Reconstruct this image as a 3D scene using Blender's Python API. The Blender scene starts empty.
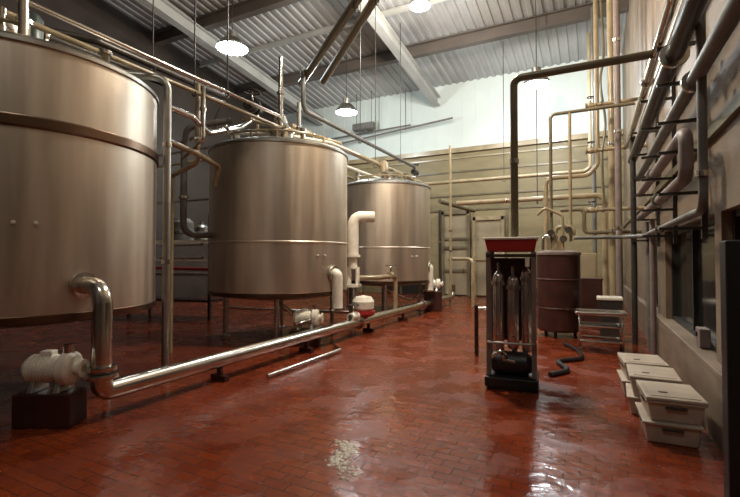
import bpy, bmesh, math, random
from mathutils import Vector, Matrix
random.seed(7)
PI = math.pi
S = bpy.context.scene
COL = S.collection

# ------------------------------------------------------------------ materials
def mat(name, col, rough=.5, metal=0.0, noise=0.0, nscale=(4, 4, 4), bump=0.0, bscale=30, spec=.5,
        rnoise=0.0, emit=None, estr=0, coat=0, aniso=0, dark=None, alpha=None, trans=0):
    m = bpy.data.materials.new(name); m.use_nodes = True
    nt = m.node_tree; N = nt.nodes; L = nt.links
    b = N['Principled BSDF']
    b.inputs['Base Color'].default_value = (*col, 1); b.inputs['Roughness'].default_value = rough
    b.inputs['Metallic'].default_value = metal
    b.inputs['Specular IOR Level'].default_value = spec
    b.inputs['Coat Weight'].default_value = coat
    b.inputs['Transmission Weight'].default_value = trans
    if emit:
        b.inputs['Emission Color'].default_value = (*emit, 1); b.inputs['Emission Strength'].default_value = estr
    if noise or rnoise or bump:
        tc = N.new('ShaderNodeTexCoord'); mp = N.new('ShaderNodeMapping')
        mp.inputs['Scale'].default_value = nscale
        L.new(tc.outputs['Object'], mp.inputs['Vector'])
        nz = N.new('ShaderNodeTexNoise'); nz.inputs['Scale'].default_value = 1; nz.inputs['Detail'].default_value = 4
        L.new(mp.outputs['Vector'], nz.inputs['Vector'])
        if noise:
            mx = N.new('ShaderNodeMix'); mx.data_type = 'RGBA'
            d = dark or tuple(c * (1 - noise) for c in col)
            mx.inputs['A'].default_value = (*d, 1); mx.inputs['B'].default_value = (*col, 1)
            cr = N.new('ShaderNodeMapRange'); cr.inputs['From Min'].default_value = .38; cr.inputs['From Max'].default_value = .6
            L.new(nz.outputs['Fac'], cr.inputs['Value']); L.new(cr.outputs['Result'], mx.inputs['Factor'])
            L.new(mx.outputs['Result'], b.inputs['Base Color'])
        if rnoise:
            mr = N.new('ShaderNodeMapRange'); mr.inputs['From Min'].default_value = .35; mr.inputs['From Max'].default_value = .65
            mr.inputs['To Min'].default_value = max(.02, rough - rnoise); mr.inputs['To Max'].default_value = rough + rnoise
            L.new(nz.outputs['Fac'], mr.inputs['Value']); L.new(mr.outputs['Result'], b.inputs['Roughness'])
        if bump:
            n2 = N.new('ShaderNodeTexNoise'); n2.inputs['Scale'].default_value = bscale
            L.new(tc.outputs['Object'], n2.inputs['Vector'])
            bp = N.new('ShaderNodeBump'); bp.inputs['Strength'].default_value = bump; bp.inputs['Distance'].default_value = .01
            L.new(n2.outputs['Fac'], bp.inputs['Height']); L.new(bp.outputs['Normal'], b.inputs['Normal'])
    return m

def floor_mat():
    m = bpy.data.materials.new('red_tile'); m.use_nodes = True
    nt = m.node_tree; N = nt.nodes; L = nt.links; b = N['Principled BSDF']
    tc = N.new('ShaderNodeTexCoord')
    br = N.new('ShaderNodeTexBrick'); br.inputs['Scale'].default_value = 1
    br.inputs['Brick Width'].default_value = .22; br.inputs['Row Height'].default_value = .11
    br.inputs['Mortar Size'].default_value = .005; br.inputs['Mortar Smooth'].default_value = .3
    br.inputs['Color1'].default_value = (.24, .045, .011, 1); br.inputs['Color2'].default_value = (.18, .03, .009, 1)
    br.inputs['Mortar'].default_value = (.09, .025, .016, 1)
    L.new(tc.outputs['Object'], br.inputs['Vector'])
    nz = N.new('ShaderNodeTexNoise'); nz.inputs['Scale'].default_value = .9; nz.inputs['Detail'].default_value = 6
    L.new(tc.outputs['Object'], nz.inputs['Vector'])
    mx = N.new('ShaderNodeMix'); mx.data_type = 'RGBA'; mx.blend_type = 'MULTIPLY'
    cr = N.new('ShaderNodeValToRGB'); cr.color_ramp.elements[0].position = .35; cr.color_ramp.elements[1].position = .65
    cr.color_ramp.elements[0].color = (.6, .5, .5, 1); cr.color_ramp.elements[1].color = (1, 1, 1, 1)
    L.new(nz.outputs['Fac'], cr.inputs['Fac'])
    mx.inputs['Factor'].default_value = 1
    L.new(br.outputs['Color'], mx.inputs['A']); L.new(cr.outputs['Color'], mx.inputs['B'])
    L.new(mx.outputs['Result'], b.inputs['Base Color'])
    n3 = N.new('ShaderNodeTexNoise'); n3.inputs['Scale'].default_value = 2.2; n3.inputs['Detail'].default_value = 5
    L.new(tc.outputs['Object'], n3.inputs['Vector'])
    mr = N.new('ShaderNodeMapRange'); mr.inputs['From Min'].default_value = .4; mr.inputs['From Max'].default_value = .62
    mr.inputs['To Min'].default_value = .12; mr.inputs['To Max'].default_value = .36
    L.new(n3.outputs['Fac'], mr.inputs['Value']); L.new(mr.outputs['Result'], b.inputs['Roughness'])
    n4 = N.new('ShaderNodeTexNoise'); n4.inputs['Scale'].default_value = 9; n4.inputs['Detail'].default_value = 3
    L.new(tc.outputs['Object'], n4.inputs['Vector'])
    b1 = N.new('ShaderNodeBump'); b1.inputs['Strength'].default_value = .35; b1.inputs['Distance'].default_value = .02
    L.new(n4.outputs['Fac'], b1.inputs['Height'])
    b.inputs['Specular IOR Level'].default_value = .38
    b2 = N.new('ShaderNodeBump'); b2.inputs['Strength'].default_value = .5; b2.inputs['Distance'].default_value = .004; b2.invert = True
    L.new(br.outputs['Fac'], b2.inputs['Height']); L.new(b1.outputs['Normal'], b2.inputs['Normal'])
    L.new(b2.outputs['Normal'], b.inputs['Normal'])
    return m

M = dict(
    floor=floor_mat(),
    tank=mat('brushed_stainless', (.76, .665, .555), .43, .95, noise=.14, nscale=(5, 5, .35), rnoise=.06),
    tankdark=mat('brown_steel_band', (.2, .13, .09), .3, 1),
    steel=mat('polished_steel', (.72, .69, .64), .2, 1, noise=.12, nscale=(6, 6, 6)),
    dull=mat('dull_steel', (.5, .49, .45), .38, 1, noise=.2, nscale=(5, 5, 5)),
    white=mat('white_enamel', (.84, .79, .68), .35, 0, noise=.12, nscale=(9, 9, 9)),
    tan=mat('tan_painted_pipe', (.38, .3, .18), .28, 0, noise=.25, nscale=(3, 3, 3)),
    olive=mat('olive_painted_pipe', (.18, .15, .09), .28, 0, noise=.25, nscale=(3, 3, 3)),
    darkpipe=mat('dark_iron', (.06, .052, .045), .4, .3, noise=.3, nscale=(4, 4, 4)),
    greypipe=mat('grey_wrapped_pipe', (.17, .165, .15), .5, .1, noise=.25, nscale=(4, 4, 4)),
    pink=mat('greyish_mauve_paint', (.22, .17, .155), .5, 0, noise=.2, nscale=(4, 4, 4)),
    black=mat('black_rubber', (.012, .012, .014), .45),
    maroon=mat('maroon_paint', (.06, .02, .015), .4, .1, noise=.3, nscale=(3, 3, 3)),
    red=mat('red_plastic', (.38, .03, .03), .4),
    beige=mat('beige_painted_block', (.25, .2, .1), .55, 0, noise=.18, nscale=(1.2, 1.2, 3), bump=.15),
    uwhite=mat('pale_green_white_panel', (.70, .78, .74), .55, 0, noise=.07, nscale=(.6, .6, .6)),
    rightwall=mat('grey_beige_render', (.23, .17, .115), .6, 0, noise=.28, nscale=(1, .8, 1.2), bump=.2),
    curb=mat('cream_curb', (.22, .165, .12), .5, 0, noise=.3, nscale=(2, 1.5, 5)),
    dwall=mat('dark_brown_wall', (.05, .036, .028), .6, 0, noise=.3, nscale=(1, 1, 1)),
    deck=mat('galvanised_deck', (.43, .43, .42), .5, 0, noise=.25, nscale=(.5, .4, 1)),
    beam=mat('grey_beam_paint', (.44, .44, .41), .55, 0, noise=.15, nscale=(1, 1, 1)),
    girder=mat('brown_girder_paint', (.13, .11, .095), .55, 0, noise=.2, nscale=(1, 1, 1)),
    glass=mat('dark_window_glass', (.012, .014, .013), .12, 0, spec=.5),
    frame=mat('dark_bronze_frame', (.02, .018, .015), .5),
    door=mat('cream_door_panel', (.33, .27, .17), .5, 0, noise=.12, nscale=(2, 2, 2)),
    crate=mat('off_white_plastic', (.50, .42, .34), .42, 0, noise=.15, nscale=(6, 6, 6)),
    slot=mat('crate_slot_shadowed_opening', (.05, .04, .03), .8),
    motor=mat('dark_green_motor', (.035, .05, .045), .4, .2),
    lens=mat('lamp_lens', (.9, .95, .95), .3, emit=(.86, .97, 1.0), estr=30),
    lens2=mat('dim_lamp_lens', (.9, .85, .95), .3, emit=(.95, .85, 1.0), estr=6),
    glint=mat('modelled_glint', (.5, .44, .36), .25, 0, noise=.3, nscale=(30, 30, 30), bump=.6, bscale=60),  # pale colour stands in for a lamp reflection on the floor
    glassc=mat('clear_sight_glass', (.5, .42, .39), .12, .8),
)

# ------------------------------------------------------------------ mesh helpers
def fillet(pts, r, n=6):
    pts = [Vector(p) for p in pts]
    if len(pts) < 3 or r <= 0: return pts
    out = [pts[0]]
    for i in range(1, len(pts) - 1):
        a, b, c = pts[i - 1], pts[i], pts[i + 1]
        u = (a - b); v = (c - b); lu, lv = u.length, v.length; u.normalize(); v.normalize()
        ang = u.angle(v)
        if ang > PI - .02: out.append(b); continue
        t = min(r / math.tan(ang / 2), lu * .49, lv * .49)
        p, q = b + u * t, b + v * t
        rr = t * math.tan(ang / 2)
        cen = b + (u + v).normalized() * (rr / math.sin(ang / 2))
        for k in range(n + 1):
            s = k / n
            d = (p - cen).normalized().slerp((q - cen).normalized(), s).normalized() * rr
            out.append(cen + d)
    out.append(pts[-1]); return out

class MB:
    def __init__(s): s.bm = bmesh.new()
    def tube(s, pts, r, seg=14, bend=0, caps=True):
        pts = fillet(pts, bend) if bend else [Vector(p) for p in pts]
        q = [pts[0]]
        for p in pts[1:]:
            if (p - q[-1]).length > 1e-4: q.append(p)
        pts = q; n = len(pts); rings = []
        rad = r if isinstance(r, (list, tuple)) else [r] * n
        T0 = (pts[1] - pts[0]).normalized()
        up = Vector((0, 0, 1)) if abs(T0.z) < .9 else Vector((1, 0, 0))
        X = T0.cross(up).normalized(); pT = T0
        for i, p in enumerate(pts):
            if i == 0: T = T0
            elif i == n - 1: T = (pts[i] - pts[i - 1]).normalized()
            else: T = ((pts[i + 1] - p).normalized() + (p - pts[i - 1]).normalized()).normalized()
            X = pT.rotation_difference(T) @ X; X = (X - T * X.dot(T)).normalized(); pT = T
            Y = T.cross(X)
            rings.append([s.bm.verts.new(p + (X * math.cos(2 * PI * k / seg) + Y * math.sin(2 * PI * k / seg)) * rad[i]) for k in range(seg)])
        for a, b in zip(rings, rings[1:]):
            for k in range(seg):
                f = s.bm.faces.new((a[k], a[(k + 1) % seg], b[(k + 1) % seg], b[k])); f.smooth = True
        if caps:
            s.bm.faces.new(rings[0][::-1]); s.bm.faces.new(rings[-1])
        return s
    def cyl(s, a, b, r, seg=20): return s.tube([a, b], r, seg)
    def box(s, c, d, rot=0, bev=0, tilt=None):
        m = Matrix.Translation(Vector(c)) @ Matrix.Rotation(rot, 4, 'Z')
        if tilt: m = m @ tilt
        m = m @ Matrix.Diagonal((*d, 1))
        g = bmesh.ops.create_cube(s.bm, size=1, matrix=m)
        if bev:
            es = set(e for v in g['verts'] for e in v.link_edges)
            bmesh.ops.bevel(s.bm, geom=list(es), offset=bev, segments=2, affect='EDGES', profile=.5)
        return s
    def frustum(s, c, bot, top, h):
        x, y, z = c
        vs = []
        for (w, d), zz in ((bot, z), (top, z + h)):
            vs += [s.bm.verts.new((x + sx * w / 2, y + sy * d / 2, zz)) for sx, sy in ((-1, -1), (1, -1), (1, 1), (-1, 1))]
        F = [(3, 2, 1, 0), (4, 5, 6, 7), (0, 1, 5, 4), (1, 2, 6, 5), (2, 3, 7, 6), (3, 0, 4, 7)]
        fs = [s.bm.faces.new([vs[i] for i in f]) for f in F]
        es = set(e for f in fs for e in f.edges)
        bmesh.ops.bevel(s.bm, geom=list(es), offset=.012, segments=2, affect='EDGES', profile=.5)
        return s
    def lathe(s, prof, c=(0, 0, 0), seg=48, axis=None):
        """prof: list of (radius, height) ; axis: direction of the height"""
        R = Vector((0, 0, 1)).rotation_difference(Vector(axis).normalized()).to_matrix() if axis else Matrix.Identity(3)
        c = Vector(c); rings = []
        for (r, z) in prof:
            if r < 1e-5: rings.append([s.bm.verts.new(c + R @ Vector((0, 0, z)))])
            else: rings.append([s.bm.verts.new(c + R @ Vector((r * math.cos(2 * PI * k / seg), r * math.sin(2 * PI * k / seg), z))) for k in range(seg)])
        for a, b in zip(rings, rings[1:]):
            for k in range(seg):
                k2 = (k + 1) % seg
                if len(a) == 1 and len(b) == 1: continue
                if len(a) == 1: vs = (a[0], b[k2], b[k])
                elif len(b) == 1: vs = (a[k], a[k2], b[0])
                else: vs = (a[k], a[k2], b[k2], b[k])
                f = s.bm.faces.new(vs); f.smooth = True
        return s
    def torus(s, c, R, r, axis=(0, 0, 1), seg=32, sides=8):
        Q = Vector((0, 0, 1)).rotation_difference(Vector(axis).normalized()).to_matrix(); c = Vector(c)
        g = [[s.bm.verts.new(c + Q @ Vector(((R + r * math.cos(t)) * math.cos(a), (R + r * math.cos(t)) * math.sin(a), r * math.sin(t))))
              for t in [2 * PI * j / sides for j in range(sides)]] for a in [2 * PI * i / seg for i in range(seg)]]
        for i in range(seg):
            for j in range(sides):
                f = s.bm.faces.new((g[i][j], g[(i + 1) % seg][j], g[(i + 1) % seg][(j + 1) % sides], g[i][(j + 1) % sides])); f.smooth = True
        return s
    def build(s, name, m, parent=None, loc=None, sharp=.6):
        """parent given: vertices are local to the parent. loc given: vertices are in world space, origin moved to loc."""
        bmesh.ops.recalc_face_normals(s.bm, faces=s.bm.faces)
        for e in s.bm.edges:
            if len(e.link_faces) == 2 and e.calc_face_angle(0) > sharp: e.smooth = False
        if loc is not None: bmesh.ops.translate(s.bm, verts=s.bm.verts, vec=-Vector(loc))
        me = bpy.data.meshes.new(name); s.bm.to_mesh(me); s.bm.free()
        me.materials.append(M[m] if isinstance(m, str) else m)
        o = bpy.data.objects.new(name, me); COL.objects.link(o)
        if parent: o.parent = parent
        elif loc is not None: o.location = loc
        return o

def tag(o, label=None, cat=None, group=None, kind=None):
    if label: o['label'] = label
    if cat: o['category'] = cat
    if group: o['group'] = group
    if kind: o['kind'] = kind
    return o
def thing(name, label, cat, loc, rz=0, group=None):
    o = bpy.data.objects.new(name, None); COL.objects.link(o); o.empty_display_size = .1
    o.location = loc; o.rotation_euler = (0, 0, rz); return tag(o, label, cat, group)
def dup(root, loc, rz=None, label=None, group=None):
    r = root.copy(); COL.objects.link(r); r.location = loc
    if rz is not None: r.rotation_euler = (0, 0, rz)
    if label: r['label'] = label
    if group: r['group'] = group
    for ch in list(root.children):
        c = ch.copy(); COL.objects.link(c); c.parent = r
        for g in ch.children:
            d = g.copy(); COL.objects.link(d); d.parent = c
    return r
def struct(name, mb, m, loc=(0, 0, 0)):
    o = mb.build(name, m); o['kind'] = 'structure'; return o

def pipe(name, label, cat, pts, r, m, bend=None, flanges=(), rods=(), group=None, seg=16, clamps=(), fmat='steel'):
    """a pipe is one mesh; flanges, clamps and hanger rods are its children. flanges: (point, axis)"""
    bend = r * 2.6 if bend is None else bend
    o0 = Vector(pts[0])
    P = [Vector(p) - o0 for p in pts]
    o = MB().tube(P, r, seg, bend).build(name, m); o.location = o0
    tag(o, label, cat, group)
    for c, ax in flanges:
        c = Vector(c) - o0; a = Vector(ax).normalized()
        fb = MB().lathe([(r * .98, -.028), (r * 1.55, -.024), (r * 1.6, 0), (r * 1.55, .024), (r * .98, .028)], c, 20, a)
        fb.build('flange', fmat, o)
    for c, ax in clamps:
        c = Vector(c) - o0; a = Vector(ax).normalized()
        MB().lathe([(r * .98, -.03), (r * 1.2, -.03), (r * 1.2, .03), (r * .98, .03)], c, 20, a).build('pipe_clamp', fmat, o)
    for (x, y, z0, z1) in rods:
        k = MB(); k.tube([Vector((x, y, z0)) - o0, Vector((x, y, z1)) - o0], .012, 8)
        k.torus(Vector((x, y, z0 - r)) - o0, r * 1.05, .012, (0, 1, 0) if abs(P[1].x - P[0].x) < abs(P[1].y - P[0].y) else (1, 0, 0), 16, 6)
        k.build('hanger_rod', 'darkpipe', o)
    return o

# ------------------------------------------------------------------ room
RX = 1.05; LX = -15.0; BY = 19.0; FY = -4.0
def roof(y): return 9.4 + .115 * (BY - y)
struct('floor', MB().box(((RX + LX) / 2, (BY + FY) / 2, -.1), (RX - LX + 1, BY - FY + 1, .2)), 'floor')
w = MB(); w.box(((RX + LX) / 2, BY + .15, 3.2), (RX - LX + .6, .3, 6.4)); struct('wall_back', w, 'beige')
w = MB(); w.box(((RX + LX) / 2, BY + .18, 8.6), (RX - LX + .6, .3, 4.4)); struct('wall_back_upper', w, 'uwhite')
w = MB()
for i in range(27):
    w.box((LX + .3 + i * .6, BY + .026, 7.9), (.012, .01, 2.9))
struct('trim_1', w, 'uwhite')
w = MB(); w.box(((RX + LX) / 2, BY - .07, 6.38), (RX - LX, .16, .2)); w.box(((RX + LX) / 2, BY - .02, 6.05), (RX - LX, .06, .06)); struct('trim_2', w, 'tan')
w = MB()
for z in (5.45, 4.4, 3.75): w.box(((RX + LX) / 2, BY - .02, z), (RX - LX, .05, .07))
for x in (-10, -8, -6.1, -3.2, -1.6): w.box((x, BY - .03, 1.85), (.1, .07, 3.7))
struct('trim_3', w, 'olive')
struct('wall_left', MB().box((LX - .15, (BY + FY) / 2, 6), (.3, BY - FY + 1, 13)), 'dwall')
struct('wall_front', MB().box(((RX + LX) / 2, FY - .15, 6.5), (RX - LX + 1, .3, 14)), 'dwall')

# right wall with window openings
WINS = [(2.6, 5.05), (5.3, 8.6), (9.6, 11.6)]; WZ0, WZ1 = .66, 2.08
w = MB(); w.box((RX + .15, (BY + FY) / 2, (WZ1 + 12.6) / 2), (.3, BY - FY, 12.6 - WZ1))
ys = [FY] + [v for p in WINS for v in p] + [BY]
for a, b in zip(ys[0::2], ys[1::2]): w.box((RX + .15, (a + b) / 2, (WZ0 + WZ1) / 2), (.3, b - a, WZ1 - WZ0))
struct('wall_right', w, 'rightwall')
w = MB(); w.box((RX + .1, (BY + FY) / 2, .3), (.4, BY - FY, .6)); w.box((RX + .075, (BY + FY) / 2, .63), (.35, BY - FY, .06), bev=.01)
struct('wall_right_curb', w, 'curb')
w = MB(); w.box((RX - .02, (BY + FY) / 2, 2.85), (.06, BY - FY, .09)); struct('trim_4', w, 'olive')
for i, (a, b) in enumerate(WINS):
    f = MB(); x = RX + .12
    for y in (a + .04, b - .04): f.box((x, y, (WZ0 + WZ1) / 2), (.08, .08, WZ1 - WZ0))
    n = max(2, round((b - a) / 1.4))
    for k in range(1, n): f.box((x, a + (b - a) * k / n, (WZ0 + WZ1) / 2), (.06, .05, WZ1 - WZ0))
    for z in (WZ0 + .03, WZ1 - .03): f.box((x, (a + b) / 2, z), (.07, b - a, .06))
    fo = f.build('window_%d' % (i + 1), 'frame'); fo['kind'] = 'structure'
    g = MB().box((x + .03, (a + b) / 2, (WZ0 + WZ1) / 2), (.02, b - a, WZ1 - WZ0)).build('pane', 'glass', fo)

# roof deck: trapezoid ribs running front to back down the slope
bm = MB(); prof = []; x = LX - .3
while x < RX + .5:
    prof += [(x, 0), (x + .13, 0), (x + .16, .045), (x + .29, .045), (x + .32, 0)]; x += .32
for sgn in (0,):
    r0 = [bm.bm.verts.new((px, FY - .3, roof(FY - .3) + dz)) for px, dz in prof]
    r1 = [bm.bm.verts.new((px, BY + .3, roof(BY + .3) + dz)) for px, dz in prof]
    for k in range(len(prof) - 1): bm.bm.faces.new((r0[k], r0[k + 1], r1[k + 1], r1[k]))
ce = struct('ceiling', bm, 'deck')
sm = ce.modifiers.new('thick', 'SOLIDIFY'); sm.thickness = .05; sm.offset = 1
# purlins and sloping I-beams
def ibeam(mb, a, b, h, wd, t=.035):
    a, b = Vector(a), Vector(b); L = (b - a).length; mid = (a + b) / 2
    T = (b - a).normalized(); side = T.cross(Vector((0, 0, 1))).normalized(); up = side.cross(T)
    R = Matrix((T, side, up)).transposed().to_4x4()
    for off, hh, ww in ((h / 2, t, wd), (-h / 2, t, wd), (0, h, t)):
        m = Matrix.Translation(mid + up * off) @ R @ Matrix.Diagonal((L, ww, hh, 1))
        bmesh.ops.create_cube(mb.bm, size=1, matrix=m)
for i, x in enumerate((-12.4, -6.2)):
    m_ = MB(); ibeam(m_, (x, FY + .1, roof(FY) - .72), (x, BY - .1, roof(BY) - .72), .4, .3)
    o = m_.build('roof_beam', 'beam')
    o['kind'] = 'structure'; o['label'] = ['left sloping grey roof beam above the nearest tank', 'middle sloping grey roof beam ending at the white back wall'][i]
for i, y in enumerate((1, 6, 11.2, 15.6)):
    m_ = MB(); ibeam(m_, (LX, y, roof(y) - .25), (RX, y, roof(y) - .25), .42, .26)
    o = m_.build('roof_girder', 'girder'); o['kind'] = 'structure'
for i, y in enumerate((3.5, 8.6, 13.4)):
    m_ = MB(); ibeam(m_, (LX, y, roof(y) - .1), (RX, y, roof(y) - .1), .16, .12, .02)
    o = m_.build('roof_purlin', 'beam'); o['kind'] = 'structure'

# back doors / partition
def bdoor(n, x0, x1, h, frame_m, cells):
    f = MB(); y = BY - .1
    f.box((x0 + .05, y, h / 2), (.14, .2, h)); f.box((x1 - .05, y, h / 2), (.14, .2, h)); f.box(((x0 + x1) / 2, y, h - .06), (x1 - x0, .2, .16))
    for z in cells[1:-1]: f.box(((x0 + x1) / 2, y, z), (x1 - x0, .14, .1))
    fo = f.build('door_%d' % n, frame_m); fo['kind'] = 'structure'
    for a, b in zip(cells, cells[1:]):
        MB().box(((x0 + x1) / 2, y + .02, (a + b) / 2), (x1 - x0 - .16, .05, b - a - .1), bev=.01).build('door_panel', 'door', fo)
    MB().tube([(x1 - .25, y - .1, 1.0), (x1 - .25, y - .14, 1.0), (x1 - .25, y - .14, 1.2), (x1 - .25, y - .1, 1.2)], .015, 8).build('door_handle', 'steel', fo)
bdoor(1, -6.0, -4.75, 3.7, 'olive', [0, 1.1, 2.1, 2.5, 3.6])
bdoor(2, -4.6, -3.3, 3.4, 'tan', [0, 1.6, 3.3])
w = MB(); w.box((-4.2, BY - .02, .22), (9, .08, .44)); struct('baseboard_back', w, 'frame')

# ------------------------------------------------------------------ tanks
def tank(loc, label, z0, z1, R, extras, ang=-.9):
    t = thing('storage_tank', label, 'tank', loc, 0, 'stainless steel storage tanks in a row')
    shell = MB().lathe([(R, z0), (R, z0 + .35), (R, z1)], seg=96).build('shell', 'tank', t)
    MB().lathe([(R + .002, z1 - .02), (R + .025, z1 - .01), (R + .025, z1 + .03), (R - .02, z1 + .07), (R * .7, z1 + .2), (R * .3, z1 + .27), (0, z1 + .28)], seg=96).build('domed_top', 'dull', t)
    MB().lathe([(0, z0 - .16), (R * .6, z0 - .1), (R * .93, z0 - .03), (R + .012, z0), (R + .012, z0 + .07), (R, z0 + .075)], seg=96).build('dished_bottom', 'tankdark', t)
    if extras != 1: MB().lathe([(R, 1.925), (R + .012, 1.938), (R + .012, 1.962), (R, 1.975)], seg=96).build('weld_band', 'tank', t)
    if extras == 1: MB().lathe([(R, z1 - .86), (R + .03, z1 - .84), (R + .03, z1 - .75), (R, z1 - .73)], seg=96).build('hoop', 'tankdark' if extras == 1 else 'tank', t)
    for k in range(4):
        a = ang + k * PI / 2; lx, ly = (R - .32) * math.cos(a), (R - .32) * math.sin(a)
        lg = MB().cyl((lx, ly, .02), (lx, ly, z0 - .02), .045, 16).build('leg', 'dull', t)
        MB().lathe([(0, 0), (.1, 0), (.1, .015), (.05, .03), (.045, .05)], (lx, ly, 0), 16).build('foot_plate', 'dull', lg)
    # manway
    mw = MB().lathe([(.26, 0), (.26, .22), (.3, .22), (.3, .27), (.1, .33), (0, .33)], (.45, -.55, z1 + .1), 28).build('manway', 'steel', t)
    MB().tube([(.3, -.55, z1 + .44), (.35, -.55, z1 + .5), (.55, -.55, z1 + .5), (.6, -.55, z1 + .44)], .015, 8).build('handle', 'steel', mw)
    # agitator drive
    MB().lathe([(.16, 0), (.16, .1), (.09, .14), (.09, .3), (.14, .32), (.14, .62), (.1, .68), (0, .68)], (0, 0, z1 + .24), 24).build('agitator_motor', 'motor' if extras == 1 else 'tan', t)
    # nozzles
    for (nx, ny, nh, nr, mm) in ((.95, -.5, .35, .05, 'steel'), (.75, -.85, .28, .045, 'steel'), (-.5, -.8, .4, .06, 'dull'), (.9, .4, .4, .05, 'tan'), (-.9, .3, .3, .05, 'dull')):
        nz = MB().cyl((nx, ny, z1 + .05), (nx, ny, z1 + nh), nr, 14).build('nozzle', mm, t)
        MB().lathe([(0, .03), (nr * 1.5, .03), (nr * 1.5, -.02), (nr, -.02)], (nx, ny, z1 + nh), 14).build('cap', 'steel', nz)
    # top guard bracket
    g = MB()
    for k in range(5):
        a = ang - .8 + k * .4; g.cyl((1.25 * math.cos(a), 1.25 * math.sin(a), z1 + .05), (1.25 * math.cos(a), 1.25 * math.sin(a), z1 + .25), .02, 8)
    g.tube([(1.25 * math.cos(ang - .8 + k * .1), 1.25 * math.sin(ang - .8 + k * .1), z1 + .25) for k in range(17)], .022, 8)
    g.build('top_rail', 'tan', t)
    # gauge dots
    for k in (-.06, .06):
        a = (-.45 if extras == 1 else ang + .62) + k
        MB().lathe([(0, .03), (.018, .025), (.02, 0)], (R * math.cos(a), R * math.sin(a), 2.0 if extras == 1 else 1.7), 12, (math.cos(a), math.sin(a), 0)).build('sight_stud', 'white', t)
    return t
T1 = (-6.3, 2.95, 0); T2 = (-6.04, 7.6, 0); T3 = (-5.9, 12.6, 0)
tank(T1, 'largest-looking stainless tank at the left edge, cut off by the frame', 1.0, 3.8, 1.45, 1, -1.25)
tank(T2, 'middle stainless tank standing on slim legs between the two others', .92, 3.82, 1.45, 0, -.95)
tank(T3, 'farthest stainless tank, partly hidden behind the middle tank and white pipe', .92, 3.8, 1.45, 0, -1.1)

# outlet elbows of the tanks with the flanged riser
def outlet(tx, ty, y, top, bottom, r, label, m='steel', x1=-4.5):
    xs = tx + math.sqrt(1.45 ** 2 - (y - ty) ** 2)
    o = pipe('outlet_elbow', label, 'pipe', [(xs - .03, y, top), (x1, y, top), (x1, y, bottom)], r, m, bend=.26,
             flanges=[((xs + .02, y, top), (1, 0, 0)), ((x1, y, bottom + .03), (0, 0, 1))], seg=24, group='tank outlet elbows')
    return o
outlet(T1[0], T1[1], 2.8, 1.36, .5, .092, 'thick shiny bent outlet pipe low on the front of the leftmost tank')
outlet(T2[0], T2[1], 7.45, 1.34, .62, .105, 'white bent outlet pipe low on the right side of the middle tank', 'white')
outlet(T3[0], T3[1], 12.9, 1.36, .62, .12, 'white bent outlet pipe low on the right side of the farthest tank', 'white')

# long floor main
mp = pipe('floor_main_pipe', 'long thick shiny steel pipe running along the floor in front of the tanks', 'pipe',
          [(-4.5, 2.8, .47), (-4.5, 2.8, .28), (-4.5, 15.4, .28), (-4.5, 15.4, .7)], .1, 'steel', bend=.2, seg=24,
          flanges=[((-4.5, 2.8, .45), (0, 0, 1)), ((-4.5, 8.3, .28), (0, 1, 0)), ((-4.5, 12.2, .28), (0, 1, 0))])
for y in (4.4, 6.4, 8.8, 10.8, 13.4):
    k = MB(); k.box((0, y - 2.8, .04 - .47), (.26, .08, .08)); k.box((0, y - 2.8, .13 - .47), (.06, .05, .12)); k.build('pipe_support', 'maroon', mp)
pipe('drain_pipe', 'short thin shiny pipe lying on the red floor beside the long main', 'pipe', [(-3.98, 4.75, .04), (-3.98, 6.7, .04), (-4.3, 7.0, .04)], .03, 'steel', bend=.1)

# pumps ----------------------------------------------------------
def make_pump(label):
    t = thing('pump', label, 'pump', (0, 0, 0), 0, 'white pumps at the tank outlets')
    MB().lathe([(0, -.07), (.13, -.07), (.165, -.04), (.165, .04), (.13, .07), (0, .07)], (0, 0, .22), 28, (1, 0, 0)).build('pump_head', 'white', t)
    MB().lathe([(.06, .06), (.06, .12), (.09, .12), (.09, .15), (.045, .15), (.045, .10), (0, .10)], (0, 0, .22), 20, (1, 0, 0)).build('inlet', 'white', t)
    mo = MB(); mo.lathe([(.1, -.07), (.13, -.1), (.13, -.36), (.1, -.4), (0, -.4)], (0, 0, .22), 28, (1, 0, 0)); mo.build('motor', 'white', t)
    fn = MB()
    for k in range(7): fn.lathe([(.12, -.13 - k * .035), (.14, -.13 - k * .035), (.14, -.14 - k * .035), (.12, -.14 - k * .035)], (0, 0, .22), 28, (1, 0, 0))
    fn.build('cooling_fins', 'white', t)
    MB().box((-.2, 0, .37), (.12, .1, .06), bev=.01).build('junction_box', 'white', t)
    for x in (-.05, -.3):
        MB().frustum((x, 0, 0), (.07, .26), (.05, .16), .12).build('foot', 'dull', t)
    MB().cyl((0, 0, .36), (0, 0, .46), .05, 16).build('outlet', 'steel', t)
    return t
def plinth(name, label, x, y, h, rz, w=.7, d=.4):
    MB_ = MB().box((0, 0, h / 2), (w, d, h), bev=.015); o = MB_.build(name, 'maroon'); o.location = (x, y, 0); o.rotation_euler.z = rz
    tag(o, label, 'plinth', 'pump plinths')
RZ = math.radians(28)
pump = make_pump('white pump with a round open inlet at the foot of the leftmost tank')
pump.location = (-4.68, 2.58, .33); pump.rotation_euler.z = RZ
plinth('pump_plinth', 'dark plinth under the white pump by the leftmost tank', -4.84, 2.5, .33, RZ, .56, .28)
dup(pump, (-4.72, 7.0, .3), math.radians(25), 'white pump below the outlet of the middle tank'); plinth('pump_plinth', 'dark plinth under the white pump by the middle tank', -4.89, 6.92, .3, math.radians(25), .56, .28)
dup(pump, (-4.35, 13.3, .62), math.radians(20), 'white pump below the outlet of the farthest tank'); plinth('pump_plinth', 'dark plinth under the white pump by the farthest tank', -4.51, 13.25, .62, math.radians(20), .56, .28)

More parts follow.
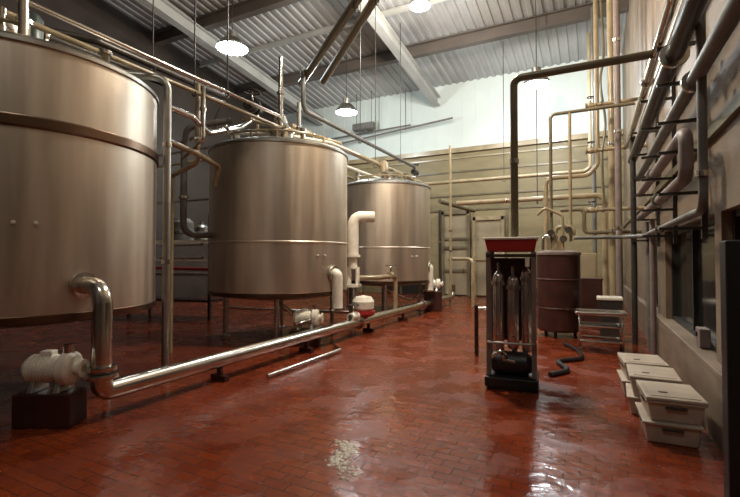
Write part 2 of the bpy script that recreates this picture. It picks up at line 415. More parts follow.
def valve(name, label, loc, rz=0, wheel=.1, body='white', scale=1.0, group='hand wheel valves'):
    t = thing(name, label, 'valve', loc, rz, group); t.scale = (scale,) * 3
    MB().lathe([(.05, -.14), (.09, -.14), (.09, -.11), (.055, -.1), (.085, -.04), (.085, .04), (.055, .1), (.09, .11), (.09, .14), (.05, .14)], (0, 0, 0), 20, (0, 1, 0)).build('valve_body', body, t)
    MB().cyl((0, 0, .05), (0, 0, .24), .02, 10).build('stem', 'steel', t)
    hb = MB().torus((0, 0, .24), wheel, .014, seg=24)
    for k in range(3): hb.cyl((0, 0, .24), (wheel * math.cos(k * 2.094), wheel * math.sin(k * 2.094), .24), .009, 6)
    hb.build('handwheel', 'darkpipe', t)
    return t

# white insulated pipe between middle and far tank
wp = pipe('insulated_riser', 'thick white insulated pipe with a hooked top between middle and farthest tank', 'pipe',
          [(-5.0, 8.98, 1.72), (-5.0, 8.98, 2.62), (-4.62, 9.3, 2.62)], .13, 'white', bend=.2, seg=24)
MB().cyl((0, 0, -.32), (0, 0, 0), .1, 20).build('neck', 'white', wp)
for dx in (-.1, .12): MB().cyl((dx, 0, -.72), (dx, 0, -.28), .05, 14).build('branch', 'white', wp)
MB().cyl((0, 0, -1.72), (0, 0, -.68), .09, 20).build('lower_riser', 'dull', wp)
MB().lathe([(.08, -.03), (.17, -.03), (.17, .03), (.08, .03)], (0, 0, -.02), 24).build('flange', 'white', wp)
MB().lathe([(.0, -.03), (.2, -.03), (.2, .03), (.0, .03)], (0, 0, -.71), 24).build('flange', 'white', wp)
pipe('cross_pipe', 'tan level pipe with a hand wheel in front of the farthest tank', 'pipe', [(-4.78, 8.9, 1.2), (-4.42, 9.1, 1.2), (-4.5, 10.3, 1.2), (-4.5, 10.3, .36)], .055, 'tan', bend=.12)
valve('hand_valve', 'valve with a dark wheel on the tan pipe before the farthest tank', (-4.47, 9.95, 1.22), .1, .12, 'tan')
valve('hand_valve', 'white valve with dark wheel on top of the main near the middle tank', (-4.5, 8.1, .42), 0, .11, 'white', 1.0)
# yellowish filter bodies by middle tank
t = thing('strainer', 'cream rounded strainer beside the white pump of the middle tank', 'strainer', (-4.5, 8.55, .5), 0)
MB().lathe([(0, 0), (.17, 0), (.23, .05), (.24, .2), (.18, .3), (0, .34)], seg=24).build('strainer_body', 'white', t)
MB().lathe([(0, -.12), (.2, -.12), (.26, -.06), (.26, 0), (0, .01)], seg=24).build('strainer_base', 'red', t)
# flexible hoses
def hose(label, pts, r=.028, m='steel'):
    c = [Vector(p) for p in pts]; out = []
    for i in range(len(c) - 1):
        p0 = c[max(0, i - 1)]; p1 = c[i]; p2 = c[i + 1]; p3 = c[min(len(c) - 1, i + 2)]
        for k in range(8):
            s = k / 8
            out.append(.5 * ((2 * p1) + (p2 - p0) * s + (2 * p0 - 5 * p1 + 4 * p2 - p3) * s * s + (3 * p1 - p0 - 3 * p2 + p3) * s ** 3))
    out.append(c[-1]); o0 = out[0].copy()
    o = MB().tube([p - o0 for p in out], r, 10).build('hose', m); o.location = o0
    return tag(o, label, 'hose')
hose('silver hose sagging from under the middle tank to its pump', [(-5.55, 6.75, .86), (-5.3, 6.9, .66), (-5.1, 7.0, .42), (-4.95, 6.7, .42), (-4.72, 6.86, .5)], .035)
hose('silver hose sagging from under the farthest tank to its pump', [(-5.5, 11.5, .86), (-5.2, 11.9, .6), (-4.95, 12.4, .42), (-4.85, 12.8, .5), (-4.7, 13.0, .8)], .035)
for y, s in ((4.9, 'first'), ):
    pipe('branch_pipe', 'dim level steel pipe on the floor behind the legs of the middle tank', 'pipe', [(-8.6, 8.6, .35), (-6.2, 8.9, .35), (-5.2, 9.2, .35)], .04, 'steel')

# ------------------------------------------------------------------ pipes around the first tank
pipe('drop_pipe', 'tall dull steel pipe hooking over the leftmost tank and dropping to the floor', 'pipe',
     [(-5.75, 3.55, 3.95), (-5.75, 3.55, 4.12), (-5.2, 4.1, 4.12), (-5.2, 4.1, .0)], .05, 'dull', bend=.16, clamps=[((-5.2, 4.1, 3.2), (0, 0, 1)), ((-5.2, 4.1, 1.6), (0, 0, 1))])
pipe('drain_riser', 'short dull standpipe on the floor right behind the leftmost tank', 'pipe', [(-5.5, 4.32, 0), (-5.5, 4.32, 1.15)], .03, 'dull', clamps=[((-5.5, 4.32, 1.1), (0, 0, 1)), ((-5.5, 4.32, .75), (0, 0, 1))])
o = pipe('overhead_pipe', 'thin pale overhead rail running back above the gap between the first two tanks', 'pipe',
     [(-5.2, 1.2, 4.3), (-5.2, 6.5, 4.3), (-5.6, 7.4, 4.3)], .03, 'steel', rods=[(-5.2, 5.2, 4.3, roof(5.2)), (-5.2, 2.4, 4.3, roof(2.4))])
pipe('overhead_pipe', 'second tan overhead pipe running back behind the pale overhead rail', 'pipe',
     [(-5.6, 1.2, 4.28), (-5.6, 7.0, 4.28)], .035, 'tan', rods=[(-5.6, 4.9, 4.28, roof(4.9))])
pipe('riser_pipe', 'pale riser pipe hanging from the rail just right of the tall steel pipe', 'pipe', [(-5.35, 4.85, 4.3), (-5.35, 4.85, 3.45), (-6.2, 5.2, 3.35)], .032, 'steel', flanges=[((-5.35, 4.85, 3.95), (0, 0, 1))])
pipe('riser_pipe', 'tan riser pipe crossing behind the tall steel pipe beside the leftmost tank', 'pipe', [(-5.75, 5.1, 4.5), (-5.75, 5.1, 3.2), (-6.6, 5.3, 3.1), (-6.6, 5.3, 0)], .04, 'tan', flanges=[((-5.75, 5.1, 3.6), (0, 0, 1))])
pipe('transfer_pipe', 'silver dipping pipe from the tall steel pipe across to the top of the middle tank', 'pipe',
     [(-5.25, 4.15, 3.75), (-5.3, 4.6, 3.75), (-5.5, 5.1, 3.66), (-5.75, 6.1, 4.05), (-5.9, 6.7, 4.45)], .045, 'steel', bend=.15, flanges=[((-5.62, 5.6, 3.86), (-.25, 1, .39))])
pipe('transfer_pipe', 'olive pipe bending below the silver one towards the middle tank', 'pipe',
     [(-5.5, 4.3, 3.35), (-5.55, 4.9, 3.3), (-6.2, 6.0, 3.35), (-6.3, 6.0, 3.0)], .045, 'tan', bend=.12)
pipe('transfer_pipe', 'grey pipe looping down along the left flank of the middle tank', 'pipe',
     [(-6.2, 6.3, 4.3), (-6.75, 5.75, 4.1), (-6.95, 5.85, 3.7), (-6.95, 5.85, 2.1), (-6.72, 6.36, 2.1)], .06, 'greypipe', bend=.2, flanges=[((-6.95, 5.85, 2.8), (0, 0, 1))])
pipe('cross_pipe', 'steel level pipe crossing high behind the gap of the first two tanks', 'pipe', [(-9.5, 7.6, 4.5), (-7.6, 7.2, 4.5), (-6.7, 6.4, 4.5), (-6.0, 5.9, 4.5)], .04, 'steel')
for k, (z, m_, s) in enumerate(((5.3, 'steel', 'highest'), (4.9, 'tan', 'middle'), (3.6, 'steel', 'lowest'))):
    pipe('service_pipe', '%s of the three level pipes far behind the gap of the first two tanks' % s, 'pipe', [(-15, 10.5, z), (-8.2, 10.5, z)], .045, m_, group='level pipes behind the tanks')
valve('hand_valve', 'dark valve above the left shoulder of the middle tank', (-5.72, 6.35, 4.5), .3, .12, 'darkpipe', 1.2)
# bits on top of tank 2
pipe('vent_pipe', 'bright upright vent pipe rising from the top of the middle tank', 'pipe', [(-5.8, 7.3, 4.0), (-5.8, 7.3, 5.85)], .05, 'steel', flanges=[((-5.8, 7.3, 4.55), (0, 0, 1)), ((-5.8, 7.3, 5.1), (0, 0, 1))])
pipe('vent_pipe', 'shorter pale vent pipe beside the bright one on the middle tank', 'pipe', [(-5.55, 7.6, 3.95), (-5.55, 7.6, 4.95)], .045, 'dull', flanges=[((-5.55, 7.6, 4.4), (0, 0, 1))])
pipe('header_pipe', 'tan header pipe lying across the top of the middle tank', 'pipe', [(-5.9, 6.3, 4.3), (-5.2, 7.6, 4.2), (-5.0, 8.4, 4.2), (-5.6, 9.2, 4.2)], .04, 'tan', flanges=[((-5.2, 7.6, 4.2), (.3, 1, 0))])
pipe('header_pipe', 'lower white header pipe along the front rim of the middle tank', 'pipe', [(-6.6, 6.5, 4.15), (-5.5, 6.9, 4.1), (-4.95, 7.9, 4.1), (-4.95, 9.2, 4.1)], .03, 'white')
t = thing('actuator', 'dark wedge-shaped actuator perched above the middle tank', 'actuator', (-5.95, 6.75, 4.55), .4)
MB().frustum((0, 0, 0), (.2, .16), (.12, .12), .22).build('housing', 'darkpipe', t)
MB().cyl((0, 0, -.55), (0, 0, 0), .04, 12).build('stem', 'tan', t)
# pipes on tank 1
pipe('vent_pipe', 'bright stubby vent pipe on top of the leftmost tank', 'pipe', [(-5.15, 2.35, 3.82), (-5.15, 2.35, 4.3)], .045, 'steel')
pipe('vent_pipe', 'second smaller vent pipe on top of the leftmost tank', 'pipe', [(-5.35, 2.25, 3.82), (-5.35, 2.25, 4.2)], .04, 'steel')
pipe('header_pipe', 'dark header pipe above the leftmost tank near the frame edge', 'pipe', [(-7.5, 1.6, 4.6), (-6.5, 3.2, 4.6), (-6.4, 5.0, 4.6)], .07, 'darkpipe', flanges=[((-6.5, 3.2, 4.6), (0, 1, 0))])
pipe('header_pipe', 'upper dark header pipe above the leftmost tank', 'pipe', [(-8.5, 2.0, 5.1), (-7.0, 4.2, 5.1), (-7.0, 7.0, 5.1)], .06, 'darkpipe', rods=[(-7.0, 5.2, 5.1, roof(5.2))])

# ------------------------------------------------------------------ overhead runs to the back
pipe('overhead_pipe', 'green grey overhead pipe dropping from the ceiling then running back past the tanks', 'pipe',
     [(-6.4, 9.0, 6.3), (-6.1, 8.5, 6.1), (-6.0, 8.4, 5.1), (-6.0, 15.6, 5.1), (-6.0, 15.6, 4.3)], .055, 'greypipe', bend=.16, rods=[(-6.0, 11.2, 5.1, roof(11.2) - .3), (-6.0, 14.2, 5.1, roof(14.2))], clamps=[((-6, 15.6, 4.6), (0, 0, 1))])
pipe('overhead_pipe', 'olive overhead pipe running back over the tanks and turning along the beige back wall', 'pipe',
     [(-6.0, 7.9, 4.6), (-6.0, 16.6, 4.6), (-.05, 16.6, 4.6), (-.05, 16.6, 9.3)], .07, 'tan', bend=.25, rods=[(-6.0, 12.2, 4.6, roof(12.2)), (-2.9, 16.6, 4.6, roof(16.6))])
pipe('overhead_pipe', 'thin pale overhead pipe over the farthest tank', 'pipe', [(-6.7, 8.6, 4.45), (-6.7, 15.5, 4.45), (-8.5, 15.5, 4.45)], .045, 'white')
pipe('overhead_pipe', 'thin dark overhead pipe left of the farthest tank top', 'pipe', [(-7.4, 9.5, 4.4), (-7.4, 16, 4.4)], .05, 'olive')
for dx, s in ((0, 'left'), (.55, 'right')):
    pipe('inclined_pipe', '%s olive pipe of the inclined pair climbing towards the viewer below the roof' % s, 'pipe',
         [(-6.5 + dx, 9.0 + dx * .3, 6.05), (-3.9 + dx * .8, 7.1, 6.42), (-1.2 + dx, 5.1, 6.85)], .085, 'olive', bend=0,
         rods=[(-3.9 + dx * .8, 7.1, 6.42, roof(7.1))], group='inclined pair of olive pipes')
valve('hand_valve', 'dark valve where the green grey overhead pipe ends near the back wall', (-6.0, 15.6, 4.9), 0, .12, 'darkpipe', 1.2)
# thin conduits and duct on white wall
pipe('conduit', 'upper thin grey conduit across the white upper back wall', 'conduit', [(-12.5, 18.7, 7.6), (-7.4, 18.7, 7.75)], .035, 'greypipe', rods=[(-9, 18.7, 7.75, 9.4)])
pipe('conduit', 'lower thin grey conduit across the white upper back wall', 'conduit', [(-13.5, 18.6, 7.1), (-5.4, 18.6, 7.75)], .04, 'greypipe', rods=[(-7.6, 18.6, 7.6, 9.4)])
o = MB().box((0, 0, 0), (1.1, .35, .3), bev=.03).build('duct_box', 'greypipe'); o.location = (-9.6, 18.3, 7.85); tag(o, 'grey boxy unit mounted high before the white upper wall', 'unit')
for sx in (-.4, .4): MB().cyl((sx, 0, .14), (sx, 0, roof(18.3) - 7.85), .012, 8).build('hanger_rod', 'darkpipe', o)
MB().box((0, .4, 0), (.3, .5, .06)).build('wall_arm', 'darkpipe', o)
pipe('tall_riser', 'slender tan pipe rising beside the right edge of the farthest tank', 'pipe', [(-4.45, 15.0, 0), (-4.45, 15.0, 5.6)], .045, 'tan', clamps=[((-4.45, 15, 2.6), (0, 0, 1)), ((-4.45, 15, 1.9), (0, 0, 1))])
pipe('bent_pipe', 'tan pipe bent like a hook right of the farthest tank', 'pipe', [(-4.6, 15.3, 1.62), (-3.65, 14.9, 1.62), (-3.65, 14.9, 0)], .06, 'tan', bend=.2)
pipe('wall_bracket', 'dark slanted arm on the back wall above the cream doors', 'bracket', [(-4.9, 15.2, 3.7), (-4.0, 16.6, 3.45)], .09, 'olive')
pipe('riser_pipe', 'dark riser with valve at the right flank of the farthest tank', 'pipe', [(-4.7, 14.6, .3), (-4.7, 14.6, 3.3)], .05, 'darkpipe', clamps=[((-4.7, 14.6, 2.2), (0, 0, 1))])

# ------------------------------------------------------------------ back wall service pipes on the right
pipe('service_pipe', 'tan level pipe before the beige back wall bending down near the corner', 'pipe', [(-4.0, 14.2, 3.45), (.3, 14.2, 3.45), (.3, 14.2, 0)], .075, 'tan', bend=.22, rods=[(-1.5, 14.2, 3.45, roof(14.2))], clamps=[((-2.4, 14.2, 3.45), (1, 0, 0))])
pipe('service_pipe', 'tan pipe rising behind the brown tank and bending right then up', 'pipe', [(-1.15, 13.0, 0), (-1.15, 13.0, 3.85), (-.1, 13.0, 3.85), (.12, 13.0, 4.1), (.12, 13.0, 9.4)], .06, 'tan', bend=.2)
pipe('service_pipe', 'thin olive pipe below the tan level pipe at the right back corner', 'pipe', [(-.75, 12.5, 2.9), (-.2, 12.5, 2.9), (-.2, 12.5, 2.3), (1.06, 12.5, 2.3)], .05, 'olive', bend=.12)
for (x, y, z0, z1, r, m_, l) in ((.42, 12.0, 0, 10, .075, 'tan', 'tall tan riser by the right wall, leftmost of the thick pair'),
                            (.5, 10.9, 0, 10, .065, 'pink', 'tall pale riser by the right wall, rightmost of the thick pair'),
                            (.7, 9.85, 0, 4.0, .05, 'darkpipe', 'dark riser against the right wall beside the stacked wall pipes'),
                            (.05, 15.5, 0, 9.6, .06, 'greypipe', 'grey green riser standing near the back right corner')):
    pipe('tall_riser', l, 'pipe', [(x, y, z0), (x, y, z1)], r, m_, clamps=[((x, y, 2.3), (0, 0, 1)), ((x, y, 4.4), (0, 0, 1)), ((x, y, 6.4), (0, 0, 1))] if z1 > 6 else (), group='tall risers in the right back corner')
hose('thin wavy dark conduit hanging near the back right corner', [(.15, 12.9, 10.05), (.28, 12.4, 7.0), (.2, 12.2, 6.0), (.3, 12.3, 5.0), (.22, 12.3, 4.2), (.25, 12.3, 3.0)], .03, 'olive')
hose('pale wavy conduit beside the dark one near the back right corner', [(.6, 13.2, 10.05), (.5, 13.2, 7.0), (.62, 13.1, 5.4), (.55, 13.1, 3.4)], .03, 'greypipe')
for z, y, s in ((5.2, 11.4, 'upper'), (4.1, 11.2, 'middle'), (2.75, 11.3, 'lower')):
    pipe('stub_pipe', '%s short tan stub pipe linking risers in the right back corner' % s, 'pipe', [(-.05, y, z), (1.06, y, z)], .04, 'tan', flanges=[((.2, y, z), (1, 0, 0))])
    valve('hand_valve', '%s small valve on a stub in the right back corner' % s, (-.02, y, z), PI / 2, .09, 'tan', .8)

# olive pipe to the cart, second pipe behind
pipe('feed_pipe', 'thick olive pipe coming off the right wall and dropping to the red tray', 'pipe', [(.8, 5.9, 3.98), (-.9, 5.9, 3.98), (-.9, 5.9, 1.9)], .048, 'olive', bend=.1, seg=20, clamps=[((-.9, 5.9, 2.9), (0, 0, 1))])
pipe('feed_pipe', 'thin olive pipe with two drops ending above the brown round tank', 'pipe', [(.78, 10.2, 4.75), (-.8, 10.2, 4.75), (-.8, 10.2, 1.85)], .035, 'olive', bend=.1)
pipe('feed_pipe', 'second drop hanging from the thin olive pipe above the brown round tank', 'pipe', [(-.42, 10.2, 4.74), (-.42, 10.2, 2.0)], .032, 'tan')

# ------------------------------------------------------------------ right wall rack
pipe('wall_pipe', 'lowest pipe on the right wall, turning up in the foreground', 'pipe', [(-.35, 9.9, 2.06), (.55, 9.9, 2.06), (.82, 9.4, 2.05), (.82, 4.5, 2.05), (.82, 4.5, 4.2), (1.04, 4.5, 4.2)], .036, 'greypipe', bend=.14, seg=20,
     flanges=[((.82, 4.5, 2.35), (0, 0, 1)), ((.82, 7.2, 2.05), (0, 1, 0))])
pipe('wall_pipe', 'U shaped grey mauve expansion loop of wall pipe above the lowest pipe', 'pipe', [(.8, 9.7, 2.42), (.8, 5.1, 2.42), (.8, 5.1, 2.86), (.8, 9.7, 2.86)], .062, 'pink', bend=.12, seg=20, flanges=[((.8, 7.0, 2.42), (0, 1, 0)), ((.8, 7.6, 2.86), (0, 1, 0))])
pipe('wall_pipe', 'dark wrapped pipe high on the right wall, third from the bottom', 'pipe', [(.8, 10, 3.2), (.8, 2.2, 3.2)], .06, 'greypipe', seg=20, flanges=[((.8, 4.7, 3.2), (0, 1, 0))])
pipe('wall_pipe', 'thick dark pipe high on the right wall with a steep run', 'pipe', [(.72, 10.3, 3.62), (.72, 2.2, 3.62)], .08, 'darkpipe', seg=20, flanges=[((.72, 5.1, 3.62), (0, 1, 0))])
pipe('wall_pipe', 'topmost shiny pipe along the right wall', 'pipe', [(.66, 10.6, 3.98), (.66, 4.6, 3.98), (.66, 4.6, 4.6)], .05, 'steel', seg=20, flanges=[((.66, 6.8, 3.98), (0, 1, 0))])
pipe('wall_pipe', 'tan pipe leaving the top edge above the other right wall pipes', 'pipe', [(.9, 10.6, 4.35), (.9, 4.0, 4.35)], .06, 'tan', seg=20)
for i, y in enumerate((5.6, 7.4, 9.2)):
    t = thing('pipe_bracket', '%s upright wall bracket carrying the right wall pipes' % ('nearest', 'middle', 'farthest')[i], 'bracket', (RX, y, 2.0), 0, 'brackets of the right wall pipes')
    MB().box((-.025, 0, 1.1), (.05, .06, 2.5)).build('upright', 'darkpipe', t)
    for z in (-.04, .33, .77, 1.09, 1.5, 1.9):
        MB().box((-.22, 0, z + .0), (.4, .05, .03)).build('arm', 'darkpipe', t)
# light strips / posts on right wall between windows
for y, l in ((8.75, 'nearer'), (9.3, 'farther')):
    pipe('wall_post', '%s pale post on the right wall beyond the long dark window' % l, 'post', [(RX - .16, y, .0), (RX - .16, y, 2.3)], .045, 'greypipe' if y > 9 else 'pink')
o = MB().box((0, 0, .88), (.1, .14, 1.76), bev=.01).build('black_post', 'black'); o.location = (.78, 3.5, 0); tag(o, 'black upright post at the right edge of the picture', 'post')
MB().box((0, 0, .01), (.18, .24, .02)).build('base_plate', 'black', o)
# objects on the sill
t = thing('wall_box', 'small grey boxed switch on the sill of the long dark window', 'switch box', (RX + .02, 6.0, .66), 0)
MB().box((0, 0, .12), (.1, .22, .2), bev=.01).build('housing', 'pink', t); MB().box((-.05, .03, .15), (.03, .05, .05)).build('switch', 'black', t)
t = thing('hose_tap', 'small shiny tap on the cream curb beside the crates', 'tap', (.87, 5.0, .2), 0)
MB().tube([(0, 0, 0), (-.08, 0, 0), (-.1, 0, -.06)], .022, 10, .03).build('spout', 'steel', t)
MB().lathe([(0, 0), (.03, 0), (.03, .02), (0, .02)], (-.04, 0, .03), 12).build('knob', 'steel', t)

# ------------------------------------------------------------------ crates
def crate(label, loc, rz, lid=True):
    t = thing('plastic_crate', label, 'crate', loc, rz, 'off white plastic crates by the curb')
    MB().frustum((0, 0, 0), (.38, .50), (.43, .56), .19).build('crate_body', 'crate', t)
    rb = MB(); rb.box((0, 0, .18), (.455, .585, .022), bev=.006); rb.build('rim', 'crate', t)
    for s in (-1, 1):
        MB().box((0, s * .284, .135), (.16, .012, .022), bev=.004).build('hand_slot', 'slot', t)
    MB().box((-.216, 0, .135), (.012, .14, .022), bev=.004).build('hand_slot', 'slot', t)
    if lid:
        l = MB(); l.box((0, 0, .207), (.46, .60, .03), bev=.01); l.box((0, 0, .224), (.38, .5, .008), bev=.003)
        lo = l.build('lid', 'crate', t)
        MB().box((-.07, -.12, .229), (.07, .03, .008), bev=.003).build('lid_grip', 'slot', lo)
    return t
stk = [(.62, 4.95, .03, ('lower crate of the nearest stack against the curb', 'lidded top crate of the nearest stack against the curb')),
       (.56, 5.68, -.04, ('lower crate of the middle stack against the curb', 'lidded top crate of the middle stack against the curb')),
       (.52, 6.36, .05, ('lower crate of the farthest stack against the curb', 'lidded top crate of the farthest stack against the curb'))]
for x, y, rz, ls in stk:
    crate(ls[0] + ', off white plastic', (x - .02, y, 0), rz, False)
    crate(ls[1] + ', off white plastic', (x, y + .01, .192), rz + .03)

# ------------------------------------------------------------------ cart with red tray
t = thing('filter_cart', 'upright steel filter cart topped by a red tray with white rim', 'cart', (-.95, 5.95, 0), .1)
for sx in (-1, 1):
    for sy in (-1, 1):
        lg = MB().box((sx * .27, sy * .22, .9), (.055, .055, 1.66)).build('leg', 'pink', t)
        MB().lathe([(0, -.02), (.05, -.02), (.055, 0), (.05, .02), (0, .02)], (sx * .27, sy * .22, .055), 16, (1, 0, 0)).build('caster', 'black', lg)
MB().frustum((0, 0, 1.73), (.56, .48), (.62, .54), .15).build('red_tray', 'red', t)
MB().box((0, 0, 1.895), (.66, .58, .03), bev=.01).build('tray_rim', 'white', t)
MB().box((0, 0, .16), (.6, .5, .03)).build('lower_shelf', 'black', t)
MB().box((0, 0, 1.68), (.6, .5, .04)).build('upper_shelf', 'darkpipe', t)
MB().box((0, .18, 1.1), (.54, .02, 1.1)).build('back_panel', 'maroon', t)
for x, y, r, z0, z1 in ((-.16, -.08, .07, .42, 1.45), (.02, -.1, .075, .5, 1.4), (.18, -.02, .065, .45, 1.5)):
    c = MB().lathe([(0, z0), (r * .8, z0), (r, z0 + .04), (r, z1 - .05), (r * .7, z1), (r * .25, z1 + .03), (r * .25, z1 + .14), (0, z1 + .14)], (x, y, 0), 24).build('filter_housing', 'glassc', t)
    MB().lathe([(r, -.025), (r * 1.25, -.025), (r * 1.25, .025), (r, .025)], (x, y, z1 - .12), 24).build('clamp_ring', 'steel', c)
    MB().cyl((x, y, .18), (x, y, z0 + .01), .02, 8).build('stand', 'steel', c)
MB().lathe([(0, -.25), (.12, -.25), (.145, -.2), (.145, .16), (.1, .22), (0, .25)], (.02, -.12, .32), 24, (1, 0, 0)).build('motor', 'black', t)
MB().box((0, -.03, .1), (.64, .54, .13), bev=.02).build('base_tank', 'black', t)
MB().tube([(-.2, -.22, .35), (-.22, -.3, .42), (-.12, -.32, .5), (-.05, -.28, .44), (-.12, -.24, .38), (.05, -.26, .36)], .022, 10, .04).build('hose_fitting', 'steel', t)
MB().box((.2, -.25, 1.6), (.05, .03, .12), bev=.006).build('label_plate', 'white', t)
MB().tube([(-.27, -.26, .6), (-.27, -.32, .6), (.27, -.32, .6), (.27, -.26, .6)], .015, 8, .03).build('push_bar', 'dull', t)
hose('black hose snaking on the floor behind the cart towards the brown tank', [(-.55, 6.6, .035), (-.35, 7.0, .035), (-.5, 7.5, .035), (-.2, 7.9, .035), (-.25, 8.5, .035), (-.5, 9.1, .035)], .035, 'black')
# hurdle
t = thing('guard_rail', 'brown guard rail post with a shiny crossbar left of the filter cart', 'rail', (-1.78, 7.5, 0), 0)
MB().cyl((0, 0, 0), (0, 0, .85), .035, 14).build('post', 'maroon', t); MB().cyl((.62, .05, 0), (.62, .05, .85), .035, 14).build('post', 'maroon', t)
MB().cyl((-.02, 0, .8), (.66, .05, .8), .022, 12).build('crossbar', 'steel', t)

# brown tank + manifold on its lid
t = thing('round_vat', 'brown round vat with a pale rim behind the filter cart', 'vat', (-.67, 10.2, 0), 0)
MB().lathe([(0, .12), (.4, .12), (.43, .16), (.43, 1.72)], seg=48).build('vat_body', 'maroon', t)
MB().lathe([(.42, 1.7), (.45, 1.72), (.45, 1.77), (.3, 1.81), (0, 1.83)], seg=48).build('lid', 'pink', t)
for z in (.6, 1.2): MB().lathe([(.43, z - .02), (.44, z - .01), (.44, z + .01), (.43, z + .02)], seg=48).build('hoop', 'maroon', t)
for k in range(3):
    a = k * 2.094 + .4; MB().cyl((.34 * math.cos(a), .34 * math.sin(a), 0), (.34 * math.cos(a), .34 * math.sin(a), .14), .035, 10).build('leg', 'darkpipe', t)
MB().cyl((.2, -.41, .62), (.2, -.47, .62), .03, 12).build('outlet', 'steel', t)
t = thing('valve_manifold', 'cluster of silver elbows and valves on top of the brown vat', 'manifold', (-.67, 10.2, 1.83), 0)
MB().cyl((0, 0, 0), (0, 0, .2), .12, 20).build('base', 'tan', t)
MB().tube([(-.05, 0, .15), (-.05, 0, .48), (.3, 0, .48), (.3, 0, .3)], .045, 12, .1).build('elbow', 'tan', t)
MB().tube([(-.3, .0, 0), (-.3, .0, .3), (0, 0, .3)], .035, 12, .1).build('elbow', 'steel', t)
MB().tube([(.1, -.1, 0), (.1, -.1, .72), (-.25, -.1, .9), (-.4, -.1, .75)], .03, 12, .1).build('elbow', 'tan', t)
for x, z in ((-.12, .35), (.12, .22), (.22, .4)):
    v = MB().lathe([(0, -.07), (.06, -.07), (.07, -.03), (.07, .03), (.06, .07), (0, .07)], (x, -.14, z), 16, (0, 1, 0)).build('valve_body', 'steel', t)
    MB().torus((x, -.25, z), .06, .01, (0, 1, 0), 18, 6).build('handwheel', 'darkpipe', v)

# trolley
t = thing('low_trolley', 'low shiny steel tube trolley near the right wall', 'trolley', (.1, 8.85, 0), .04)
def loop(z, w, d, r): return [(-w, -d, z), (w, -d, z), (w, d, z), (-w, d, z), (-w, -d, z)]
def rring(z, w, d, r, rad):
    pts = []
    for cx, cy, a0 in ((w - rad, -d + rad, -PI / 2), (w - rad, d - rad, 0), (-w + rad, d - rad, PI / 2), (-w + rad, -d + rad, PI)):
        for k in range(6): a = a0 + k / 5 * PI / 2; pts.append((cx + rad * math.cos(a), cy + rad * math.sin(a), z))
    pts.append(pts[0]); return MB().tube(pts, r, 10, caps=False)
MB().box((0, 0, .66), (.78, .5, .03), bev=.01).build('top_tray', 'steel', t)
rring(.69, .4, .26, .02, .06).build('tray_rim', 'steel', t)
rring(.46, .33, .24, .022, .08).build('tube_frame', 'steel', t)
rring(.2, .33, .24, .026, .08).build('tube_frame', 'steel', t)
MB().box((0, 0, .46), (.6, .42, .01)).build('shelf', 'darkpipe', t)
for sx in (-1, 1):
    for sy in (-1, 1):
        lg = MB().cyl((sx * .33, sy * .2, .08), (sx * .33, sy * .2, .66), .018, 10).build('leg', 'steel', t)
        MB().lathe([(0, -.015), (.045, -.015), (.045, .015), (0, .015)], (sx * .33, sy * .2, .045), 14, (1, 0, 0)).build('caster', 'black', lg)
t = thing('waste_bin', 'dark square bin with a pale lid behind the low trolley', 'bin', (.28, 10.0, 0), 0)
MB().frustum((0, 0, 0), (.34, .34), (.42, .42), .82).build('bin_body', 'darkpipe', t)
MB().box((0, 0, .85), (.46, .46, .06), bev=.015).build('lid', 'white', t)
t = thing('control_cabinet', 'tan upright control cabinet against the back between vat and corner', 'cabinet', (-.25, 15.0, 0), 0)
MB().box((0, 0, .95), (.7, .4, 1.7), bev=.015).build('cabinet_body', 'tan', t)
MB().box((0, -.21, .95), (.62, .02, 1.55), bev=.005).build('door', 'door', t)
MB().box((0, 0, .05), (.66, .36, .1)).build('plinth', 'black', t)
MB().box((.24, -.235, 1.0), (.03, .03, .14)).build('handle', 'steel', t)
t = thing('storage_box', 'brown box standing in front of the tan control cabinet', 'box', (-.05, 12.6, 0), 0)
MB().box((0, 0, .55), (.5, .5, 1.1), bev=.02).build('box_body', 'maroon', t); MB().box((0, 0, 1.12), (.53, .53, .05), bev=.01).build('lid', 'maroon', t)

# ------------------------------------------------------------------ rack behind tanks 1/2
t = thing('storage_rack', 'steel shelf rack with pipes seen through the gap of the first two tanks', 'rack', (-10.4, 8.6, 0), .2)
for sx in (-1, 1):
    for sy in (-1, 1): MB().box((sx * 1.3, sy * .4, 1.4), (.07, .07, 2.8)).build('upright', 'darkpipe', t)
for z, m_ in ((.5, 'maroon'), (1.2, 'pink'), (1.6, 'white'), (2.1, 'white')): MB().box((0, 0, z), (2.6, .8, .06)).build('shelf', m_, t)
t2 = thing('process_unit', 'green grey round filter unit standing on the rack behind the tanks', 'filter', (-10.2, 8.55, 2.13), 0)
MB().lathe([(0, 0), (.3, 0), (.3, .5), (.2, .62), (0, .65)], seg=24).build('filter_body', 'greypipe', t2)
MB().lathe([(.3, .2), (.33, .2), (.33, .26), (.3, .26)], seg=24).build('band', 'steel', t2)
t2 = thing('process_unit', 'small dull steel canister on the rack behind the tanks', 'canister', (-9.5, 8.6, 2.13), 0)
MB().lathe([(0, 0), (.18, 0), (.18, .35), (.1, .42), (0, .43)], seg=20).build('canister_body', 'dull', t2)
MB().cyl((0, 0, .42), (0, 0, .5), .06, 12).build('cap', 'steel', t2)
for z, y, l in ((1.45, 6.2, 'upper'), (1.15, 6.2, 'lower')):
    pipe('level_pipe', '%s shiny level pipe low behind the gap of the first two tanks' % l, 'pipe', [(-9.6, 7.4, z + .5), (-7.6, 6.9, z + .5)], .03, 'steel')
pipe('level_pipe', 'red level pipe low behind the gap of the first two tanks', 'pipe', [(-9.9, 7.5, 1.4), (-7.6, 7.1, 1.4)], .04, 'red')

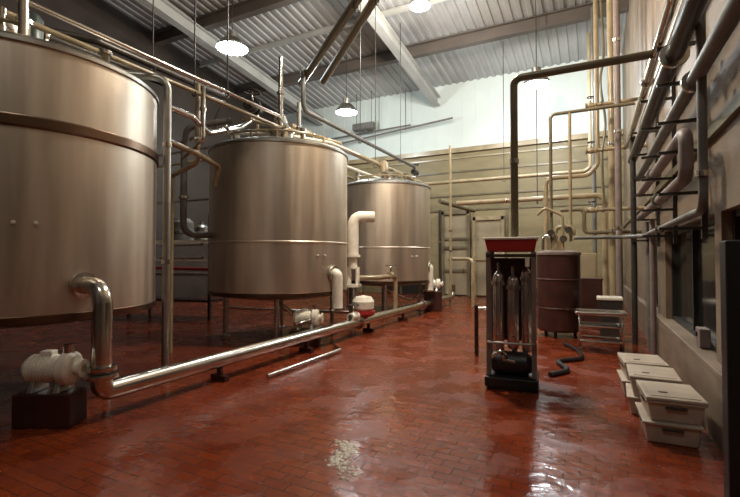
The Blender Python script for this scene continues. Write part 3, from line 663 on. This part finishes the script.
# ------------------------------------------------------------------ lamps
def lamp(loc, label, power, lens='lens', r=.42, col=(.9, .97, 1)):
    t = thing('high_bay_lamp', label, 'lamp', loc, 0, 'high bay lamps under the roof')
    MB().lathe([(r, .02), (r * .98, .1), (r * .55, .32), (r * .35, .34), (r * .35, .56), (0, .58)], seg=28).build('reflector', 'dull', t)
    MB().lathe([(0, -.02), (r * .8, 0), (r, .02), (0, .03)], seg=28).build('lens', lens, t)
    MB().cyl((0, 0, .56), (0, 0, roof(loc[1]) - loc[2]), .012, 8).build('hanger_rod', 'darkpipe', t)
    ld = bpy.data.lights.new('lamp_light', 'POINT'); ld.shadow_soft_size = r * .6; ld.energy = power; ld.color = col
    lo = bpy.data.objects.new('lamp_light', ld); COL.objects.link(lo); lo.parent = t; lo.location = (0, 0, -.35)
    return t
WARM = (1, .86, .68)
lamp((-10.5, 10.7, 8.5), 'bright white high bay lamp at the upper left above the first gap', 90, r=.5)
lamp((-8.6, 14.9, 7.35), 'bright high bay lamp glowing above the farthest tank', 300)
lamp((-1.6, 15.2, 7.3), 'small bright lamp at the top of the white back wall near the corner', 560)
lamp((-4.3, 11.6, 8.75), 'dim lilac lamp at the top edge beside the sloping beam', 600, 'lens2', .3, (1, .93, .85))
lamp((-2.5, 7.2, 7.7), 'high bay lamp above the red aisle floor, outside the top edge', 1300, col=WARM)
lamp((-1.5, -1.0, 9.2), 'high bay lamp behind the viewpoint over the aisle', 170, col=WARM)

# lamp glint on the floor, modelled as a patch of pale raised dots
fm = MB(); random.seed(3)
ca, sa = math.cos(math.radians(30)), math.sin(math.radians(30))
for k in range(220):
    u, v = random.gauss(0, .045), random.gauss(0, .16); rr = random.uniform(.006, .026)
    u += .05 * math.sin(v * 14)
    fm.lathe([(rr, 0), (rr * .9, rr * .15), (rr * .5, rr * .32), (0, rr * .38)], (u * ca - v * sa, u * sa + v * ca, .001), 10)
fo = fm.build('glint_patch', 'glint'); fo.location = (-1.88, 3.22, 0); tag(fo, 'patch of pale bumps standing in for a lamp glint on the red floor in the foreground', 'glint', kind='stuff')

# ------------------------------------------------------------------ world and camera
wd = bpy.data.worlds.new('World'); S.world = wd; wd.use_nodes = True
wd.node_tree.nodes['Background'].inputs[0].default_value = (.5, .55, .6, 1); wd.node_tree.nodes['Background'].inputs[1].default_value = .05
cam = bpy.data.cameras.new('Camera'); co = bpy.data.objects.new('Camera', cam); COL.objects.link(co)
co.location = (0, 0, 1.65); co.rotation_euler = (math.radians(90 + 1.24), 0, math.radians(26.9))
cam.sensor_width = 36; cam.lens = 440 / 740 * 36; cam.clip_start = .05
S.camera = co
S.view_settings.view_transform = 'Standard'; S.view_settings.look = 'None'
S.view_settings.gamma = 1; S.view_settings.exposure = .06
S.view_settings.use_curve_mapping = False
